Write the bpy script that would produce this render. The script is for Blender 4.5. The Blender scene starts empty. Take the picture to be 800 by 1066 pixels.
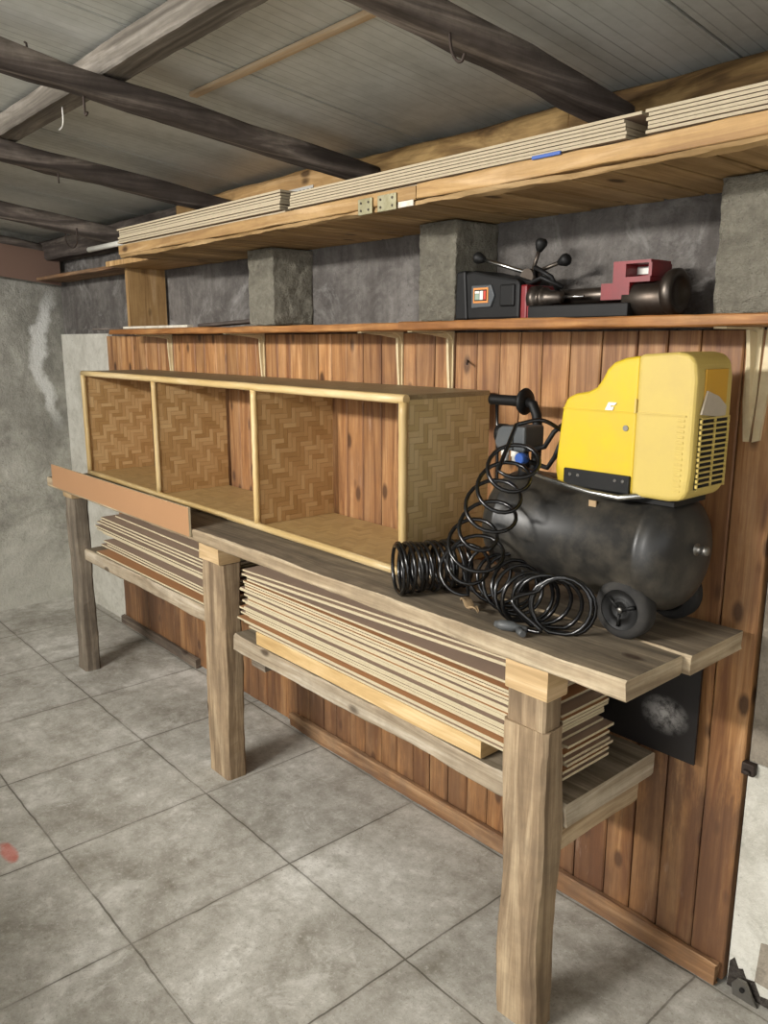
import bpy, bmesh, math, random
from mathutils import Vector, Matrix, noise as mnoise
random.seed(7)
S = bpy.context.scene
COL = S.collection
PI = math.pi

# ------------------------------------------------------------------ helpers
def lin(h):
    h = h.lstrip('#')
    o = []
    for i in (0, 2, 4):
        c = int(h[i:i+2], 16)/255
        o.append(c/12.92 if c <= .04045 else ((c+.055)/1.055)**2.4)
    return (*o, 1)

class NT:
    def __init__(s, name):
        s.m = bpy.data.materials.new(name); s.m.use_nodes = True
        s.t = s.m.node_tree; s.t.nodes.clear()
        s.out = s.t.nodes.new('ShaderNodeOutputMaterial')
        s.b = s.t.nodes.new('ShaderNodeBsdfPrincipled')
        s.t.links.new(s.b.outputs[0], s.out.inputs[0])
    def n(s, typ, ins=None, **kw):
        nd = s.t.nodes.new(typ)
        for k, v in kw.items(): setattr(nd, k, v)
        for k, v in (ins or {}).items(): s.set(nd.inputs[k], v)
        return nd
    def set(s, sock, v):
        if isinstance(v, bpy.types.NodeSocket): s.t.links.new(v, sock)
        elif isinstance(v, bpy.types.Node): s.t.links.new(v.outputs[0], sock)
        else: sock.default_value = v
    def ma(s, op, a, b=0.0, c=None):
        ins = {0: a, 1: b}
        if c is not None: ins[2] = c
        return s.n('ShaderNodeMath', ins, operation=op).outputs[0]
    def vec(s, x, y, z=0.0):
        return s.n('ShaderNodeCombineXYZ', {0: x, 1: y, 2: z}).outputs[0]
    def vma(s, op, a, b):
        return s.n('ShaderNodeVectorMath', {0: a, 1: b}, operation=op).outputs[0]
    def noise(s, v, scale=5, detail=4, rough=.55, dist=0):
        return s.n('ShaderNodeTexNoise', {'Vector': v, 'Scale': scale, 'Detail': detail, 'Roughness': rough, 'Distortion': dist}).outputs[0]
    def ramp(s, f, stops):
        r = s.n('ShaderNodeValToRGB', {0: f})
        e = r.color_ramp.elements
        while len(e) < len(stops): e.new(.5)
        for i, (p, c) in enumerate(stops):
            e[i].position = p
            e[i].color = lin(c) if isinstance(c, str) else ((c, c, c, 1) if not isinstance(c, tuple) else c)
        return r.outputs[0]
    def sm(s, f, a, b):
        r = s.n('ShaderNodeMapRange', {0: f, 1: a, 2: b, 3: 0.0, 4: 1.0}, clamp=True)
        return r.outputs[0]
    def mix(s, f, a, b, mode='MIX'):
        r = s.n('ShaderNodeMix', data_type='RGBA', blend_type=mode)
        s.set(r.inputs[0], f)
        for i, v in ((6, a), (7, b)):
            s.set(r.inputs[i], lin(v) if isinstance(v, str) else v)
        return r.outputs[2]
    def fin(s, color, rough=.7, bump=None, bstr=.3, bdist=.01, **kw):
        s.set(s.b.inputs['Base Color'], lin(color) if isinstance(color, str) else color)
        s.set(s.b.inputs['Roughness'], rough)
        for k, v in kw.items(): s.set(s.b.inputs[k], v)
        if bump is not None:
            bn = s.n('ShaderNodeBump', {'Height': bump, 'Strength': bstr, 'Distance': bdist})
            s.t.links.new(bn.outputs[0], s.b.inputs['Normal'])
        return s.m

def wood(name, cols, knots=.5, dirt=None, dirt_amt=.4, dirt_scale=4, rough=.65, fine=.5, bump=.25, tint=.18, gs=1.0, spec=.3, stretch=1.0, low_tone=None):
    t = NT(name)
    uv = t.n('ShaderNodeUVMap').outputs[0]
    oi = t.n('ShaderNodeObjectInfo').outputs['Random']
    isl = t.n('ShaderNodeNewGeometry').outputs['Random Per Island']
    off = t.vec(t.ma('MULTIPLY', oi, 7.3), t.ma('MULTIPLY', isl, 13.7), 0.0)
    v = t.vma('ADD', uv, off)
    g = t.noise(t.vma('MULTIPLY', v, (1.6*stretch, 22*gs, 1)), 1, 5, .6, 1.2)
    base = t.ramp(g, [(.34, cols[0]), (.5, cols[1]), (.64, cols[2])])
    f = t.noise(t.vma('MULTIPLY', v, (7, 170*gs, 1)), 1, 3, .6)
    base = t.mix(t.ma('MULTIPLY', t.sm(f, .42, .66), fine*.75), base, cols[0])
    h = t.ma('ADD', t.ma('MULTIPLY', f, .6), g)
    if knots:
        vo = t.n('ShaderNodeTexVoronoi', {'Vector': t.vma('MULTIPLY', v, (6.5, 13, 1)), 'Scale': 1.0, 'Randomness': 1.0})
        keep = t.ma('LESS_THAN', t.n('ShaderNodeSeparateColor', {0: vo.outputs['Color']}).outputs[0], knots)
        d = t.ma('ADD', vo.outputs['Distance'], t.ma('MULTIPLY', t.ma('SUBTRACT', f, .5), .1))
        k = t.ma('MULTIPLY', t.sm(d, .22, .12), keep)
        kc = t.mix(.8, base, '#2a1408')
        base = t.mix(k, base, kc)
    if tint:
        r = t.ma('ADD', t.ma('MULTIPLY', oi, .5), t.ma('MULTIPLY', isl, .5))
        r = t.n('ShaderNodeTexWhiteNoise', {'W': t.ma('ADD', t.ma('MULTIPLY', oi, 31), t.ma('MULTIPLY', isl, 57))}, noise_dimensions='1D').outputs[0]
        val = t.ma('ADD', t.ma('MULTIPLY', r, 2*tint), 1-tint)
        base = t.n('ShaderNodeHueSaturation', {'Color': base, 'Value': val, 'Hue': .5, 'Saturation': 1.0, 'Fac': 1.0}).outputs[0]
    if dirt:
        oc = t.n('ShaderNodeTexCoord').outputs['Object']
        dn = t.noise(oc, dirt_scale, 10, .7)
        base = t.mix(t.ma('MULTIPLY', t.sm(dn, .4, .68), dirt_amt), base, dirt)
    if low_tone:  # browner irregular patches, heavier towards the bottom of the boards
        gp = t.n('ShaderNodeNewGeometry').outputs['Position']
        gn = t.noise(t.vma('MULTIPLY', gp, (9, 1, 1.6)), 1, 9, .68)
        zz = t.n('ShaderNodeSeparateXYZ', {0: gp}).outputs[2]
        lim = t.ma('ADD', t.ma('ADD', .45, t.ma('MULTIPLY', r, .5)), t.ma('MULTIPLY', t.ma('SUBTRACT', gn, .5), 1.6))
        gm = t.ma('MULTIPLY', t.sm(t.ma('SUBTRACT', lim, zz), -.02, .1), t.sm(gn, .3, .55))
        base = t.mix(t.ma('MULTIPLY', gm, .75), base, low_tone)
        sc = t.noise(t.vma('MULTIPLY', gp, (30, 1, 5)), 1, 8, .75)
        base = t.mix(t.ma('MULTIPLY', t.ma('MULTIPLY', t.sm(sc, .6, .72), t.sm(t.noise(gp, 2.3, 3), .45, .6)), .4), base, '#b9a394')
    return t.fin(base, rough, h, bump, .004, **{'Specular IOR Level': spec})

def plain(name, c, rough=.5, metal=0, var=.12, scale=20, dirt=None, da=.4, ds=6, spec=.5, bump=0, coat=0):
    t = NT(name)
    oc = t.n('ShaderNodeTexCoord').outputs['Object']
    nz = t.noise(oc, scale, 4, .6)
    base = t.n('ShaderNodeHueSaturation', {'Color': lin(c), 'Value': t.ma('ADD', t.ma('MULTIPLY', nz, 2*var), 1-var), 'Hue': .5, 'Saturation': 1.0, 'Fac': 1.0}).outputs[0]
    if dirt:
        base = t.mix(t.ma('MULTIPLY', t.sm(t.noise(oc, ds, 6, .7), .42, .7), da), base, dirt)
    return t.fin(base, rough, nz if bump else None, bump, .003, Metallic=metal, **{'Specular IOR Level': spec, 'Coat Weight': coat})

def concrete(name, cols, scale=2.5, rough=.9, bump=.5, extra=None, bdist=.02):
    t = NT(name)
    oc = t.n('ShaderNodeTexCoord').outputs['Object']
    n1 = t.noise(oc, scale, 14, .72, .6)
    n2 = t.noise(oc, scale*9, 5, .7)
    n3 = t.noise(oc, scale*40, 3, .7)
    f = t.ma('ADD', t.ma('MULTIPLY', n1, .75), t.ma('MULTIPLY', n2, .25))
    base = t.ramp(f, [(.34, cols[0]), (.5, cols[1]), (.64, cols[2])])
    base = t.mix(t.ma('MULTIPLY', t.sm(n3, .58, .75), .35), base, cols[0])
    pt = t.noise(oc, scale*3.2, 14, .78, .8)
    base = t.mix(t.ma('MULTIPLY', t.sm(pt, .53, .57), .3), base, cols[2])
    base = t.mix(t.ma('MULTIPLY', t.sm(pt, .46, .41), .4), base, cols[0])
    base = t.mix(t.ma('MULTIPLY', t.sm(t.noise(oc, scale*22, 4, .6), .66, .72), .55), base, '#3f3d39')
    if extra: base = extra(t, oc, base)
    h = t.ma('ADD', t.ma('MULTIPLY', n2, 1.0), t.ma('MULTIPLY', n3, .4))
    return t.fin(base, rough, h, bump, bdist, **{'Specular IOR Level': .2})

# ---- mesh builder
AX = {'x': 0, 'y': 1, 'z': 2}
class MB:
    def __init__(s): s.v = []; s.f = []; s.mi = []; s.sm = []
    def add(s, vs, fs, mi=0, sm=False):
        o = len(s.v); s.v += [tuple(p) for p in vs]
        for f in fs:
            s.f.append([i+o for i in f]); s.mi.append(mi); s.sm.append(sm)
        return s
    def box(s, x0, x1, y0, y1, z0, z1, mi=0):
        vs = [(x, y, z) for x in (x0, x1) for y in (y0, y1) for z in (z0, z1)]
        return s.add(vs, [(0, 1, 3, 2), (4, 6, 7, 5), (0, 4, 5, 1), (2, 3, 7, 6), (0, 2, 6, 4), (1, 5, 7, 3)], mi)
    def lumber(s, ax, a0, a1, u0, u1, v0, v1, n=8, jit=.002, ch=.003, mi=0, sag=0, slope=(0, 0), rnd=False, endjit=0):
        """a piece of timber swept along an axis with worn chamfered edges"""
        A = AX[ax]; U, V = [i for i in range(3) if i != A]
        uc, vc, hu, hv = (u0+u1)/2, (v0+v1)/2, (u1-u0)/2, (v1-v0)/2
        if rnd:
            sec = []
            for k in range(14):
                c, q = math.cos(2*PI*k/14), math.sin(2*PI*k/14)
                sec.append((math.copysign(abs(c)**.6, c)*hu, math.copysign(abs(q)**.6, q)*hv))
        else:
            c = min(ch, hu*.45, hv*.45)
            sec = [(hu-c, -hv), (hu, -hv+c), (hu, hv-c), (hu-c, hv), (-hu+c, hv), (-hu, hv-c), (-hu, -hv+c), (-hu+c, -hv)]
        if A == 1: sec = sec[::-1]
        m = len(sec); ph = random.uniform(0, 100)
        if not rnd and jit > .0015: n = max(n, int(abs(a1-a0)/.022))
        vs = []
        for i in range(n+1):
            t = i/n; a = a0+(a1-a0)*t
            du = slope[0]*(a-a0); dv = slope[1]*(a-a0) + sag*4*t*(t-1)
            for k, (pu, pv) in enumerate(sec):
                p = [0, 0, 0]
                ja = (mnoise.noise((k*1.7+ph, i*.1, 2))*endjit) if i in (0, n) else 0
                p[A] = a+ja
                p[U] = uc+pu+du+jit*(mnoise.noise((a*4+ph, k//2*3.1, 0))*1.5+mnoise.noise((a*21+ph, k*3.1, 4))*.6)
                p[V] = vc+pv+dv+jit*(mnoise.noise((a*4+ph, k//2*3.1, 9))*1.5+mnoise.noise((a*21+ph, k*3.1, 14))*.6)
                vs.append(p)
        fs = []
        for i in range(n):
            for k in range(m):
                k2 = (k+1) % m
                fs.append((i*m+k, i*m+k2, (i+1)*m+k2, (i+1)*m+k))
        fs.append(tuple(range(m))[::-1]); fs.append(tuple(n*m+k for k in range(m)))
        return s.add(vs, fs, mi, rnd)
    def prism(s, poly, d0, d1, ax='y', mi=0, sm=False):
        """polygon in the plane across ax, extruded from d0 to d1 (poly u,v in axis order)"""
        A = AX[ax]; U, V = [i for i in range(3) if i != A]
        n = len(poly); vs = []
        for d in (d0, d1):
            for (u, v) in poly:
                p = [0, 0, 0]; p[A] = d; p[U] = u; p[V] = v; vs.append(p)
        fs = [tuple(range(n))[::-1], tuple(range(n, 2*n))]
        fs += [(i, (i+1) % n, n+(i+1) % n, n+i) for i in range(n)]
        return s.add(vs, fs, mi, sm)
    def tube(s, pts, r, seg=8, mi=0, cap=True):
        pts = [Vector(p) for p in pts]; n = len(pts)
        rr = r if isinstance(r, (list, tuple)) else [r]*n
        vs = []; fs = []; prev = None
        for i, p in enumerate(pts):
            t = (pts[min(i+1, n-1)]-pts[max(i-1, 0)]).normalized()
            if prev is None:
                a = Vector((0, 0, 1)) if abs(t.z) < .9 else Vector((1, 0, 0))
                u = (a-t*a.dot(t)).normalized()
            else:
                u = (prev-t*prev.dot(t)).normalized()
            prev = u; w = t.cross(u)
            for k in range(seg):
                an = 2*PI*k/seg
                vs.append(p+(u*math.cos(an)+w*math.sin(an))*rr[i])
        for i in range(n-1):
            for k in range(seg):
                k2 = (k+1) % seg
                fs.append((i*seg+k, i*seg+k2, (i+1)*seg+k2, (i+1)*seg+k))
        s.add(vs, fs, mi, True)
        if cap:
            o = len(s.v)-len(vs)
            s.f.append([o+k for k in range(seg)][::-1]); s.mi.append(mi); s.sm.append(False)
            s.f.append([o+(n-1)*seg+k for k in range(seg)]); s.mi.append(mi); s.sm.append(False)
        return s
    def lathe(s, prof, c, ax='x', seg=32, mi=0, cap=True):
        """prof: (along, radius)"""
        A = AX[ax]; U, V = [i for i in range(3) if i != A]
        vs = []; fs = []; n = len(prof)
        for (a, r) in prof:
            for k in range(seg):
                an = 2*PI*k/seg; p = [0, 0, 0]
                p[A] = c[A]+a; p[U] = c[U]+r*math.cos(an); p[V] = c[V]+r*math.sin(an); vs.append(p)
        for i in range(n-1):
            for k in range(seg):
                k2 = (k+1) % seg
                fs.append((i*seg+k, (i+1)*seg+k, (i+1)*seg+k2, i*seg+k2))
        s.add(vs, fs, mi, True)
        if not cap: return s
        o = len(s.v)-len(vs)
        if prof[0][1] > 1e-4: s.f.append([o+k for k in range(seg)]); s.mi.append(mi); s.sm.append(False)
        if prof[-1][1] > 1e-4: s.f.append([o+(n-1)*seg+k for k in range(seg)][::-1]); s.mi.append(mi); s.sm.append(False)
        return s
    def ball(s, c, r, seg=14, mi=0, sq=(1, 1, 1)):
        vs = []; fs = []; m = seg//2
        for i in range(m+1):
            th = PI*i/m
            for k in range(seg):
                an = 2*PI*k/seg
                vs.append((c[0]+r*sq[0]*math.sin(th)*math.cos(an), c[1]+r*sq[1]*math.sin(th)*math.sin(an), c[2]+r*sq[2]*math.cos(th)))
        for i in range(m):
            for k in range(seg):
                k2 = (k+1) % seg
                fs.append((i*seg+k, (i+1)*seg+k, (i+1)*seg+k2, i*seg+k2))
        return s.add(vs, fs, mi, True)
    def build(s, name, mats, parent=None, grain='x', bevel=0, bseg=2, local=False, subd=0, smooth_all=False, top=None, wrap=True):
        if not isinstance(mats, (list, tuple)): mats = [mats]
        if parent is not None: o0 = Vector(parent.get('_org', (0, 0, 0))) if not local else Vector((0, 0, 0))
        else:
            xs = [p[0] for p in s.v]; ys = [p[1] for p in s.v]; zs = [p[2] for p in s.v]
            o0 = Vector(((min(xs)+max(xs))/2, (min(ys)+max(ys))/2, min(zs)))
        me = bpy.data.meshes.new(name)
        bm = bmesh.new()
        bv = [bm.verts.new(Vector(p)-o0) for p in s.v]
        for f, mi, sm in zip(s.f, s.mi, s.sm):
            try:
                fc = bm.faces.new([bv[i] for i in f]); fc.material_index = mi; fc.smooth = sm
            except ValueError: pass
        bmesh.ops.remove_doubles(bm, verts=bm.verts, dist=1e-6)
        bmesh.ops.recalc_face_normals(bm, faces=bm.faces)
        if subd:
            bmesh.ops.subdivide_edges(bm, edges=bm.edges, cuts=subd, use_grid_fill=True)
        if bevel:
            es = [e for e in bm.edges if len(e.link_faces) == 2 and e.calc_face_angle(0) > .5]
            bmesh.ops.bevel(bm, geom=es, offset=bevel, segments=bseg, profile=.5, affect='EDGES', clamp_overlap=True)
        if top is not None:
            mats = list(mats)+[top]
            for f in bm.faces:
                if f.normal.z > .88: f.material_index = len(mats)-1
        uvl = bm.loops.layers.uv.new('UVMap')
        g = AX[grain]; U, V = [i for i in range(3) if i != g]
        ou, ov = random.uniform(0, 50), random.uniform(0, 50)
        for f in bm.faces:
            if smooth_all: f.smooth = True
            nn = f.normal; d = max(range(3), key=lambda i: abs(nn[i]))
            for lp in f.loops:
                p = lp.vert.co
                if d == g: uu, vv = p[U], p[V]
                else: uu, vv = p[g], (p[U]+p[V] if wrap else (p[V] if d == U else p[U]))
                lp[uvl].uv = (uu+ou, vv+ov)
        bm.to_mesh(me); bm.free()
        for m in mats: me.materials.append(m)
        ob = bpy.data.objects.new(name, me); COL.objects.link(ob)
        if parent is not None: ob.parent = parent
        else: ob.location = o0
        if parent is not None and '_org' in parent.keys():
            ob['_org'] = tuple(parent['_org'])
        else: ob['_org'] = tuple(o0)
        return ob

def tag(o, label, cat, group=None):
    o['label'] = label; o['category'] = cat
    if group: o['group'] = group
    return o
def thing(name, label, cat, loc, group=None, rz=0):
    o = bpy.data.objects.new(name, None); COL.objects.link(o)
    o.location = loc; o.rotation_euler[2] = rz; o.empty_display_size = .05
    o['_org'] = tuple(loc)
    return tag(o, label, cat, group)
def struct(o):
    o['kind'] = 'structure'; return o
def B(*a, **k): return MB().box(*a, **k)
def Lm(*a, **k): return MB().lumber(*a, **k)

# ------------------------------------------------------------------ materials
M = {}
M['pine_wall'] = wood('varnished pine cladding', ['#7e5230', '#b08050', '#c99c6c'], knots=.95, dirt='#6e5242', dirt_amt=.55, dirt_scale=2.2, rough=.5, tint=.2, spec=.4, low_tone='#5b4030')
M['pine'] = wood('bare pine', ['#b0905f', '#c7a877', '#d9bf92'], knots=.3, rough=.6, tint=.08)
M['pine_rack'] = wood('rack pine', ['#94734c', '#b2905f', '#c9a97e'], knots=.35, dirt='#5c4024', dirt_amt=.35, rough=.65)
M['pine_shelf'] = wood('shelf pine', ['#8d5c30', '#a87443', '#c08e58'], knots=.3, dirt='#54361f', dirt_amt=.45, dirt_scale=9, rough=.55)
M['slat'] = wood('rack slats', ['#8d7148', '#a88a5f', '#c0a276'], knots=.35, dirt='#5a4428', dirt_amt=.4, rough=.75, tint=.2)
M['bench_top'] = wood('dusty worktop plank', ['#5e5446', '#7a6e5d', '#968872'], knots=.15, dirt='#4a4238', dirt_amt=.6, dirt_scale=5, rough=.85, tint=.05)
M['bench_end'] = wood('sawn plank', ['#8a7457', '#a89072', '#c0ab8c'], knots=.2, dirt='#6a5a46', dirt_amt=.45, rough=.85)
M['bench_edge'] = wood('worn plank edge', ['#85735b', '#a8967b', '#c4b498'], knots=.15, dirt='#6b5f4e', dirt_amt=.5, dirt_scale=7, rough=.85, bump=.4)
M['shelf_edge'] = wood('worn shelf edge', ['#8a7a64', '#aa9c86', '#c2b6a2'], knots=.15, dirt='#6f6353', dirt_amt=.5, dirt_scale=7, rough=.85, bump=.4)
M['leg'] = wood('weathered post', ['#76634d', '#9c866a', '#b8a384'], knots=.12, dirt='#5d5043', dirt_amt=.5, dirt_scale=5, rough=.85, bump=.5, tint=.06)
M['leg_grey'] = wood('grey weathered post', ['#5f564c', '#7f7465', '#9d917f'], knots=.1, dirt='#4b433b', dirt_amt=.6, dirt_scale=5, rough=.9, bump=.5, tint=.06)
M['block'] = wood('fresh timber block', ['#a08660', '#b89c74', '#cdb38d'], knots=.15, rough=.75)
M['old_shelf'] = wood('dusty shelf plank', ['#6e6352', '#8c7f6b', '#a89b86'], knots=.15, dirt='#514839', dirt_amt=.5, rough=.9, bump=.4)
M['rafter'] = wood('old grey rafter', ['#3b3430', '#5f5650', '#93887e'], knots=.08, dirt='#332d29', dirt_amt=.55, dirt_scale=9, rough=.9, bump=.6, gs=.7)
M['purlin'] = wood('limewashed purlin', ['#544e46', '#766f65', '#979086'], knots=0, dirt='#4e4943', dirt_amt=.5, dirt_scale=5, rough=.9, bump=.4)
M['batten'] = wood('batten wood', ['#c6a67f', '#dbbd97', '#e6cfae'], knots=.1, rough=.75)
M['plate'] = wood('wall plate timber', ['#4f3a20', '#8a6d43', '#b1925f'], knots=.2, dirt='#463522', dirt_amt=.4, rough=.8, gs=.5, stretch=2.2)
M['bamboo'] = wood('bamboo rod', ['#b89a63', '#c8ad78', '#d5be90'], knots=0, rough=.4, fine=.3, bump=.08, spec=.5)
M['base_wood'] = wood('worn baseboard', ['#6b4c33', '#8d6a4a', '#ad8c69'], knots=.1, dirt='#5b5048', dirt_amt=.6, dirt_scale=6, rough=.85)
M['base_grey'] = wood('grey baseboard', ['#4f443a', '#6a5d50', '#85786a'], knots=.1, dirt='#4a4440', dirt_amt=.6, dirt_scale=6, rough=.9)
M['mdf_edge'] = plain('fibreboard edge', '#bfb294', .85, var=.14, scale=60, spec=.2)
M['mdf_edge_w'] = plain('pale fibreboard edge', '#aea188', .85, var=.14, scale=60, spec=.2)
M['mdf_face'] = plain('fibreboard face', '#b08058', .6, var=.06, scale=6, spec=.35)
M['mdf_dark'] = plain('dusty fibreboard face', '#a08a78', .7, var=.08, scale=6, spec=.3)
M['hard_brown'] = plain('brown hardboard', '#735c50', .7, var=.05, scale=4, spec=.3)
M['strip_face'] = plain('orange fibreboard face', '#ab825e', .55, var=.04, scale=5, spec=.35)
M['black_plastic'] = plain('black plastic', '#0f0f0f', .55, spec=.3, var=.2, scale=30, dirt='#2c2a27', da=.3)
M['grey_plastic'] = plain('grey plastic', '#44484b', .5, var=.12, dirt='#6a6760', da=.4)
M['rubber'] = plain('dusty rubber', '#201f1e', .85, var=.15, dirt='#4a4640', da=.45, ds=14)
M['hose'] = plain('black polyurethane hose', '#0e0e0f', .22, var=.1, spec=.6)
M['tank'] = plain('black tank paint', '#232220', .40, var=.12, scale=9, dirt='#5f584c', da=.7, ds=6, spec=.5)
M['yellow'] = plain('yellow plastic', '#d0b224', .42, var=.05, scale=5, dirt='#b5a048', da=.5, ds=7, spec=.4)
M['yellow_pale'] = plain('faded yellow plastic', '#c5ae5e', .5, var=.06, scale=7, dirt='#b79d5e', da=.55, ds=8, spec=.35)
M['yellow_dark'] = plain('amber label', '#c99722', .5, var=.06)
M['chrome'] = plain('bright steel', '#c9c9c6', .25, 1, var=.05)
M['steel'] = plain('dull steel', '#8f8d88', .42, .9, var=.15, dirt='#5e5246', da=.5, ds=20)
M['dark_steel'] = plain('dark steel', '#5b544d', .4, .85, var=.2, dirt='#3b2d22', da=.6, ds=12)
M['galv'] = plain('galvanised plate', '#a6a184', .5, .6, var=.2, dirt='#7d7348', da=.6, ds=25)
M['white_met'] = plain('cream enamelled bracket', '#d9c9a2', .5, .0, var=.1, dirt='#a98c5c', da=.4, ds=18)
M['white'] = plain('white plastic', '#d8d6cd', .5, var=.05)
M['white_paint'] = plain('chipped white paint', '#d5cfc0', .6, var=.1, dirt='#8a7050', da=.5, ds=30)
M['red'] = plain('red paint', '#7c181d', .38, var=.1, dirt='#3a1214', da=.4, ds=12)
M['orange'] = plain('orange print', '#cf8640', .5, var=.03)
M['label_white'] = plain('white print', '#e8e4da', .5, var=.03)
M['label_red'] = plain('red print', '#c2402e', .5, var=.03)
M['label_green'] = plain('grey green print', '#8ea08f', .5, var=.03)
M['blue'] = plain('blue plastic', '#2f55a0', .4, var=.08)
M['paper'] = plain('grey tape', '#b5a995', .7, var=.1, scale=30, dirt='#8a7d68', da=.4)
M['leaf'] = plain('dry shaving', '#a38a68', .8, var=.2, scale=40)
M['rust'] = plain('rusty iron', '#3c322c', .7, .5, var=.3, scale=60)
M['void'] = plain('dark recess', '#14110e', .9, var=.1)
M['dust_metal'] = plain('light metal strip', '#b9b7b0', .5, .5, var=.1)

# black panel with a dust cloud
t = NT('black laminate with dust'); oc = t.n('ShaderNodeTexCoord').outputs['Object']
sp = t.n('ShaderNodeSeparateXYZ', {0: oc})
dx = t.ma('MULTIPLY', t.ma('SUBTRACT', sp.outputs[0], .2), 15.0); dz = t.ma('MULTIPLY', t.ma('SUBTRACT', sp.outputs[2], .10), 19.0)
rr = t.ma('SQRT', t.ma('ADD', t.ma('MULTIPLY', dx, dx), t.ma('MULTIPLY', dz, dz)))
blob = t.ma('MULTIPLY', t.sm(rr, 1.0, .1), t.sm(t.noise(oc, 34, 9, .75), .38, .56))
M['black_panel'] = t.fin(t.mix(t.ma('MULTIPLY', blob, .95), '#1b1715', '#b9b5b0'), .55)

# woven bamboo
def bamboo_weave(name, w=.0165, c0='#a27e4e', c1='#b69262', c2='#c9a97a', grey=None):
    t = NT(name)
    uv = t.n('ShaderNodeUVMap').outputs[0]
    sp = t.n('ShaderNodeSeparateXYZ', {0: uv})
    u = t.ma('DIVIDE', sp.outputs[0], w); v = t.ma('DIVIDE', sp.outputs[1], w)
    i = t.ma('FLOOR', u); j = t.ma('FLOOR', v)
    sm = t.ma('ADD', i, j); md = t.ma('FLOORED_MODULO', sm, 6.0); seg = t.ma('FLOOR', t.ma('DIVIDE', sm, 6.0))
    hor = t.ma('LESS_THAN', md, 2.5)
    seg2 = t.ma('FLOOR', t.ma('DIVIDE', t.ma('ADD', sm, 3.0), 6.0))
    idh = t.vec(j, seg, 1.0); idv = t.vec(i, seg2, 2.0)
    wn = t.n('ShaderNodeTexWhiteNoise', {0: idh}, noise_dimensions='3D').outputs[0]
    wv = t.n('ShaderNodeTexWhiteNoise', {0: idv}, noise_dimensions='3D').outputs[0]
    def sel(a, b): return t.ma('ADD', t.ma('MULTIPLY', a, hor), t.ma('MULTIPLY', b, t.ma('SUBTRACT', 1.0, hor)))
    rnd = sel(wn, wv)
    ac = sel(t.ma('FRACT', v), t.ma('FRACT', u))
    al = sel(u, v)
    edge = t.ma('MULTIPLY', t.sm(ac, 0.0, .12), t.sm(ac, 1.0, .88))
    fib = t.noise(t.vec(t.ma('MULTIPLY', al, .4), t.ma('ADD', t.ma('MULTIPLY', ac, 5.0), t.ma('MULTIPLY', rnd, 40.0)), 0.0), 1.5, 3, .6)
    f = t.ma('ADD', t.ma('MULTIPLY', rnd, .75), t.ma('MULTIPLY', fib, .3))
    base = t.ramp(f, [(.1, c0), (.5, c1), (.95, c2)])
    base = t.mix(t.ma('MULTIPLY', t.ma('SUBTRACT', 1.0, edge), .4), base, '#6a4e2a')
    if grey:
        oc = t.n('ShaderNodeTexCoord').outputs['Object']
        base = t.mix(t.ma('ADD', .35, t.ma('MULTIPLY', t.sm(t.noise(oc, 5, 5, .6), .35, .65), .35)), base, grey)
    lift = t.ma('ADD', edge, t.ma('MULTIPLY', fib, .2))
    return t.fin(base, .45, lift, .35, .002, **{'Specular IOR Level': .4})
M['weave'] = bamboo_weave('woven bamboo')
M['weave_out'] = bamboo_weave('woven bamboo outside', c0='#b19b6c', c1='#c2ac7c', c2='#d0bc8f')
M['weave_floor'] = bamboo_weave('dusty woven bamboo', c0='#94794a', c1='#b3955f', c2='#c4a974', grey='#b09568')
M['weave_top'] = bamboo_weave('grey dusty woven bamboo', c0='#8a7650', c1='#9a8660', c2='#a8966e', grey='#7d7058')

# floor: square concrete slabs, 0.51 m
t = NT('concrete floor slabs'); oc = t.n('ShaderNodeTexCoord').outputs['Object']
gp = t.n('ShaderNodeNewGeometry').outputs['Position']
sp = t.n('ShaderNodeSeparateXYZ', {0: gp})
wob = t.ma('MULTIPLY', t.ma('SUBTRACT', t.noise(gp, 9, 3), .5), .012)
gx = t.ma('DIVIDE', t.ma('ADD', t.ma('ADD', sp.outputs[0], 1.305), wob), .515)
gy = t.ma('DIVIDE', t.ma('ADD', t.ma('SUBTRACT', sp.outputs[1], .206), wob), .505)
def jd(g): return t.ma('SUBTRACT', .5, t.ma('ABSOLUTE', t.ma('SUBTRACT', t.ma('FRACT', g), .5)))
jn = t.ma('MINIMUM', jd(gx), jd(gy))
cell = t.n('ShaderNodeTexWhiteNoise', {0: t.vec(t.ma('FLOOR', gx), t.ma('FLOOR', gy), 0.0)}, noise_dimensions='3D').outputs[0]
n1 = t.noise(gp, 2.6, 14, .68, .4); n2 = t.noise(gp, 14, 10, .75); n3 = t.noise(gp, 160, 2, .7)
f = t.ma('ADD', t.ma('MULTIPLY', n1, .62), t.ma('MULTIPLY', n2, .38))
base = t.ramp(f, [(.37, '#827d70'), (.46, '#a09c92'), (.54, '#b6b3aa'), (.62, '#d6d4cd')])
base = t.n('ShaderNodeHueSaturation', {'Color': base, 'Value': t.ma('ADD', .93, t.ma('MULTIPLY', cell, .14)), 'Hue': .5, 'Saturation': .9, 'Fac': 1.0}).outputs[0]
base = t.mix(t.ma('MULTIPLY', t.sm(n3, .58, .72), .5), base, '#6d685c')
base = t.mix(t.ma('MULTIPLY', t.sm(t.noise(gp, 40, 4, .6), .66, .74), .5), base, '#d6d4cc')
sp4 = t.noise(gp, 70, 5, .7)
base = t.mix(t.ma('MULTIPLY', t.sm(sp4, .56, .68), .35), base, '#dcdad3')
base = t.mix(t.ma('MULTIPLY', t.sm(sp4, .42, .33), .4), base, '#6f6a5e')
pt4 = t.noise(gp, 6, 14, .78, .6)
base = t.mix(t.ma('MULTIPLY', t.sm(pt4, .56, .62), .35), base, '#dddbd5')
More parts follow.
